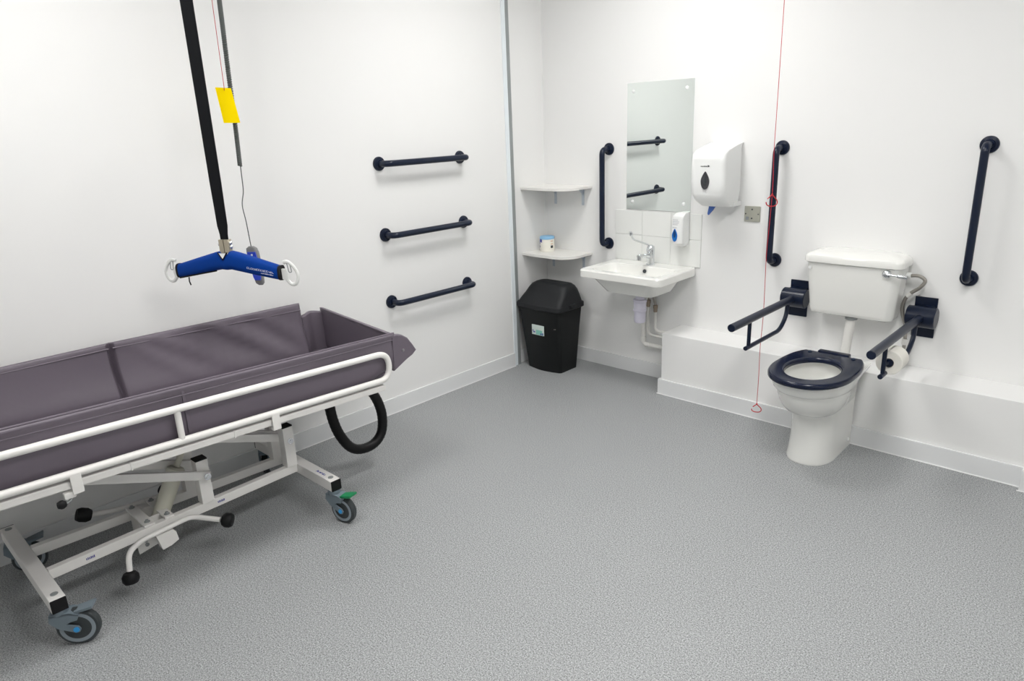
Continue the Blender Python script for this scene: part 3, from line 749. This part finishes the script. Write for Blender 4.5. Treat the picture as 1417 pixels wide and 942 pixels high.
# top frame (tilted towards the foot end)
YE, YN = -2.085, -3.90
b = BM()
fz = .5405
for x in (.100, .790): bar(b, (x, YN, zt(YN, fz)), (x, YE, zt(YE, fz)), .026, .028, bev=.006)
for y in (YN+.02, -3.45, -2.75, YE-.02): bar(b, (.105, y, zt(y, fz)), (.785, y, zt(y, fz)), .030, .026, bev=.003)
fr = obj('top_frame', b, FRAME, T)
each('frame_collar', [lambda b, x=x, y=y: bar(b, (x, y-.004, zt(y, fz)), (x, y+.004, zt(y, fz)), .030, .032, bev=.003) for x in (.100, .790) for y in (-3.165, -2.795)], FRAME, fr)
# side rails
for x, s in ((.802, 1), (.088, -1)):
    b = BM(); e = .062
    zA, zB = .701, .578
    def lp(y, z): return (x, y, zt(y, z))
    tube(b, fil([lp(-2.9, zA), lp(-2.058, zA), lp(-2.058, zB), lp(-3.84, zB), lp(-3.84, zA), lp(-2.9, zA)], e, 12), .0135, 16)
    y = -2.985; tube(b, [lp(y, zB), lp(y, zA)], .0115, 14)
    y = -3.70; tube(b, [lp(y, zB), lp(y, zA)], .0115, 14)
    rl = obj('side_rail', b, FRAME, T)
    for y in (-3.335, -2.628):
        b = BM(); xa = x+s*.010
        bar(b, (xa, y, zt(y, zB+.004)), (xa, y, zt(y, zB-.068)), .034, .008, up=(1, 0, 0), bev=.003)
        bar(b, (x-s*.015, y, zt(y, zB-.064)), (x+s*.012, y, zt(y, zB-.064)), .034, .008, bev=.002)
        cl = obj('rail_clamp', b, FRAME, rl)
    y = -3.365
    b = BM(); bar(b, (x-s*.005, y-.012, zt(y, zB-.070)), (x-s*.005, y+.022, zt(y, zB-.070)), .022, .022, bev=.003); obj('latch_block', b, FRAME, rl)
    b = BM(); tube(b, fil([(x-s*.005, y+.005, zt(y, zB-.072)), (x-s*.005, y+.008, zt(y, zB-.090)), (x+s*.004, y-.010, zt(y, zB-.093))], .008), .004, 10); obj('release_lever', b, ALU, rl)
    b = BM(); lathe(b, [(0, -.014), (.010, -.012), (.0145, -.003), (.0145, .004), (.009, .013), (0, .014)], (x+s*.004, y-.024, zt(y, zB-.091)), (0, 1, -.1), 20); obj('release_knob', b, BLK, rl)

# padded tray liner
LIN = mat('grey_purple_vinyl', lin(103, 95, 105), .42, bump=(25, .12, .004))
SEAM = LIN
VS = [0, .04, .12, .24, .36, .48, .60, .72, .82, .90, .955, .985, 1]
VT = [.5, .8, 1, 1, 1, 1, 1, 1, 1, 1, .92, .72, .35]
def sheet(name, f, us, th, parent, m=None, dent=None):
    "padded panel: f(u,v) -> (point, normal); two faces th apart, closed; dent(u) thins it at a seam"
    b = BM(); A_, B_ = [], []; nu = len(us)-1; nv = len(VS)-1
    for i, u in enumerate(us):
        ra, rb = [], []
        for v, tv in zip(VS, VT):
            p, n = f(u, v); p, n = V(p), V(n).normalized()
            edge = tv*(.4 if i in (0, nu) else (.8 if i in (1, nu-1) else 1))*(dent(u) if dent else 1)
            ra.append(b.verts.new(p+n*th/2*edge)); rb.append(b.verts.new(p-n*th/2*edge))
        A_.append(ra); B_.append(rb)
    for i in range(nu):
        for j in range(nv):
            b.faces.new((A_[i][j], A_[i+1][j], A_[i+1][j+1], A_[i][j+1])); b.faces.new((B_[i][j], B_[i][j+1], B_[i+1][j+1], B_[i+1][j]))
    for i in range(nu):
        b.faces.new((A_[i][0], B_[i][0], B_[i+1][0], A_[i+1][0])); b.faces.new((A_[i][nv], A_[i+1][nv], B_[i+1][nv], B_[i][nv]))
    for j in range(nv):
        b.faces.new((A_[0][j], A_[0][j+1], B_[0][j+1], B_[0][j])); b.faces.new((A_[nu][j], B_[nu][j], B_[nu][j+1], A_[nu][j+1]))
    return obj(name, b, m or LIN, parent, 60)
def us(n, g=.006): return [0, g]+[g+(1-2*g)*k/n for k in range(1, n)]+[1-g, 1]
# base mattress
b = BM(); y0, y1 = -3.86, -1.945
r0 = lambda z, g: [V((p.x, p.y-(.075*(p.x-.09) if p.y > -2.2 else 0), zt(p.y, z))) for p in rr(.090+g, .715-g, y0+g, y1-g, .012, 0, 5)]
rings(b, [r0(.556, .01), r0(.558, 0), r0(.566, 0), r0(.570, .01)])
mt = obj('liner', b, LIN, T, 40)
ZL = .568
def near(u, v):
    y = -3.87+(3.87-1.995)*u; zb = zt(y, ZL)+.042*min(1, max(0, (y+2.16)/.12)); zt_ = zt(y, .7715)+.004*math.sin(u*40)*0
    w = .004*math.sin(y*9)*math.sin(PI*v)
    q = max(0, (v-.80)/.2); q = q*q*(3-2*q)
    return (.760+w+.004*math.sin(PI*v)+.011*q, y, zb+(zt_-zb)*v), (1, 0, 0)
sheet('side_panel', near, us(60), .026, mt)
# piping and seam lines of the near panel
each('piping', [lambda b: tube(b, [(.772, -3.87+1.875*k/30, zt(-3.87+1.875*k/30, .7735)) for k in range(31)], .0045, 8),
    lambda b: tube(b, [(.7775, -3.87+1.87*k/30, zt(-3.87+1.87*k/30, .744)-.006*math.sin(PI*k/30)) for k in range(31)], .0028, 8)], LIN, mt)
b = BM(); y = -2.93
for y in (-2.945,): bar(b, (.777, y, zt(y, .59)), (.777, y, zt(y, .765)), .010, .004, up=(1, 0, 0), bev=.001)
obj('seam', b, LIN, mt)
# far side panels (taller cushions against the wall)
YS = -2.967; UY = lambda u: -3.87+(3.87-2.078)*u
def crease(y): return math.exp(-((y-YS)/.010)**2)
def ftop(y): return .842 if y < YS else .842-.014*(y-YS)/(-2.078-YS)
def far(u, v):
    y = UY(u); top = ftop(y)-.004*crease(y); bot = zt(y, .568)
    x = .105+.055*(1-v)**2-.020*crease(y)
    if y > YS:
        w = (y-YS)/(-2.078-YS)
        for k, (c, sl, a, wd) in enumerate(((-2.62, .42, .011, .030), (-2.46, .36, -.009, .034), (-2.36, .40, .012, .028), (-2.25, .30, -.010, .03), (-2.16, .34, .008, .024), (-2.78, .3, .006, .04))):
            d = y-(c+sl*(.5-v)); x += a*math.exp(-(d/wd)**2)*math.sin(PI*min(1, v*1.02))**.7*min(1, w*6)
    else: x += .004*math.sin(y*7)*math.sin(PI*v)
    return (x, y, bot+(top-bot)*v), (1, 0, .35)
fus = sorted(set(us(150)+[(YS+k*.004+3.87)/(3.87-2.078) for k in range(-6, 7)]))
sheet('side_panel', far, fus, .046, mt, dent=lambda u: 1-.45*crease(UY(u)))
each('piping', [lambda b: tube(b, [(.127, -3.86+.885*k/20, .8215) for k in range(21)], .0035, 8),
    lambda b: tube(b, [(.127, -2.96+.875*k/20, .8215-.026*k/20) for k in range(21)], .0035, 8)], LIN, mt)
# end panel
def endp(u, v):
    x = .092+(.760-.092)*u; zb = zt(-1.985, ZL); top = .776-.012*u
    zb += .040*max(0, (u-.8)/.2)
    y = -1.945-.058*u+.010*math.sin(PI*u)*(1-v)
    return (x, y, zb+(top-zb)*v), (.08, 1, .05)
sheet('end_panel', endp, us(30), .028, mt)
b = BM(); tube(b, [(.112+.648*k/20, -1.962-.058*k/20, .779-.012*k/20) for k in range(21)], .004, 8); obj('piping', b, LIN, mt)
# folded corner gussets
def gusset(xa, s, tipy):
    b = BM()
    q = [(-2.012, .757), (-1.985, .757), (-1.952, .748), (-1.922, .727), (-1.897, .692), (tipy, .657), (-1.898, .640), (-1.935, .626), (-2.012, .588)]
    n = len(q); cy, cz = -1.985, .66
    def ring(x, k): return [V((x, cy+(y-cy)*k, cz+(z-cz)*k)) for y, z in q]
    rings(b, [ring(xa-.022*s, .93), ring(xa-.016*s, 1), ring(xa+.010*s, 1), ring(xa+.016*s, .93)])
    return obj('corner_gusset', b, LIN, mt, 50)
gusset(.764, 1, -1.876)
b = BM(); lathe(b, [(.008, 0), (.007, .003), (0, .004)], (.779, -1.955, .675), (1, 0, 0), 14); lab(obj('press_stud', b, mat('dull_stud', (.22, .21, .22), .4, .3), mt), 'dull grey press stud')
b = BM()
rs = []
for k in range(13):
    a = k/12; y = -2.085+.140*a; h = .770-.012*(1-math.sin(PI*a))
    xx = .100+.010*math.sin(a*9)
    rs.append([V((xx+.016, y, zt(y, .566))), V((xx+.014, y, h-.01)), V((xx+.006, y, h)), V((xx-.006, y, h)), V((xx-.014, y, h-.01)), V((xx-.016, y, zt(y, .566)))])
rings(b, rs); obj('corner_gusset', b, LIN, mt, 60)
# drain hose
b = BM(); hxx = .50
cpts = spline([(hxx, -2.20, .545), (hxx, -2.205, .46), (hxx, -2.200, .36), (hxx, -2.175, .26), (hxx, -2.125, .170), (hxx, -2.065, .130), (hxx, -1.985, .128), (hxx, -1.930, .172), (hxx, -1.915, .26), (hxx, -1.935, .35), (hxx, -1.985, .45), (hxx, -2.02, .53)], 9)
rad = [.0240+.0012*(i % 2) for i in range(len(cpts))]
tube(b, cpts, rad, 18); dh = obj('drain_hose', b, HOSE, T, 60)
b = BM(); lathe(b, [(.028, .53), (.030, .535), (.030, .580)], (hxx, -2.20, 0), (0, 0, 1), 20); obj('hose_socket', b, BLK, dh)
b = BM(); lathe(b, [(.027, .525), (.029, .53), (.029, .58)], (hxx, -2.022, 0), (0, 0, 1), 20); obj('hose_socket', b, BLK, dh)
# casters
def caster(px, py, ang, pedal, R=.0625):
    "swivel at (px,py); ang = trailing direction of the wheel"
    d = V((math.cos(ang), math.sin(ang), 0)); a = V((-d.y, d.x, 0)); c = V((px, py, R))+d*.044
    b = BM()
    lathe(b, [(.024, .128), (.026, .132), (.026, .1495), (.010, .1498)], (px, py, 0), (0, 0, 1), 20)
    q = [(-.030, .130), (.030, .134), (.062, .125), (.050, .098), (.020, .085), (.012+.038, R+.012), (.038+.006, R-.012), (.038-.014, R-.008), (-.006, .082), (-.032, .106)]
    q = [(-.030, .134), (.034, .134), (.060, .122), (.052, .104), (.030, .100), (.016, .092), (.052, R+.012), (.058, R), (.052, R-.012), (.040, R-.013), (-.012, .082), (-.034, .108)]
    for s in (-1, 1):
        poly(b, [V((px, py, 0))+d*u+a*(s*.019)+Z*z for u, z in q], a*s*.005)
    top = [(-.030, .128), (.034, .128), (.060, .118), (.060, .123), (.034, .136), (-.030, .136)]
    poly(b, [V((px, py, 0))+d*u-a*.024+Z*z for u, z in top], a*.048)
    fk = obj('caster', b, CASG, T, 40)
    b = BM(); lathe(b, [(R*.80, -.0145), (R*.93, -.014), (R, -.008), (R, .008), (R*.93, .014), (R*.80, .0145)], c, a, 40); obj('tyre', b, TYRE, fk)
    b = BM(); lathe(b, [(0, -.007), (R*.60, -.007), (R*.64, -.0155), (R*.82, -.0155), (R*.82, .0155), (R*.64, .0155), (R*.60, .007), (0, .007)], c, a, 40); obj('wheel', b, WHL, fk)
    each('wheel_disc', [lambda b, s=s: lathe(b, [(R*.585, .0), (R*.585, .0016), (0, .0016)], c+a*s*.0068, a*s, 32) for s in (-1, 1)], TYRE, fk)
    each('axle_cap', [lambda b, s=s: lathe(b, [(.0095, 0), (.0095, .003), (0, .004)], c+a*s*.024, a*s, 18) for s in (-1, 1)], CASB, fk, 'blue axle cap')
    b = BM()
    poly(b, [V((px, py, 0))+d*u+a*v+Z*z for u, v, z in ((.045, -.020, .126), (.045, .020, .126), (.105, .024, .140), (.105, -.024, .140))], Z*.009)
    obj('brake_pedal', b, pedal, fk)
    return fk
caster(.752, -3.458, .98, CASG, .0685)
caster(.784, -2.398, .28, GRN)
caster(.130, -3.462, 1.3, CASG)
caster(.146, -2.396, 2.6, GRN)

# ------------------------------------------------------------------ camera
f, yaw, pit, rol = 969.4216, .7680, .2989, -.0412
fw = V((-math.sin(yaw)*math.cos(pit), math.cos(yaw)*math.cos(pit), -math.sin(pit)))
rt = V((math.cos(yaw), math.sin(yaw), 0)); up = rt.cross(fw)
c, s = math.cos(rol), math.sin(rol); R2 = rt*c+up*s; U2 = up*c-rt*s
cam = bpy.data.cameras.new('camera'); co = bpy.data.objects.new('camera', cam); C.objects.link(co)
cam.sensor_fit = 'HORIZONTAL'; cam.sensor_width = 36; cam.lens = f/1417*36; cam.clip_start = .02
co.matrix_world = M(((R2.x, U2.x, -fw.x, 3.283), (R2.y, U2.y, -fw.y, -3.822), (R2.z, U2.z, -fw.z, 1.65), (0, 0, 0, 1)))
sc = bpy.context.scene; sc.camera = co
w = bpy.data.worlds.new('world'); sc.world = w; w.use_nodes = True
w.node_tree.nodes['Background'].inputs['Color'].default_value = (.05, .05, .05, 1)
vs = sc.view_settings; vs.view_transform = 'Standard'; vs.look = 'None'; vs.gamma = 1; vs.use_curve_mapping = False
vs.exposure = 0.0
sc.cycles.max_bounces = 10; sc.cycles.diffuse_bounces = 6; sc.cycles.use_denoising = True
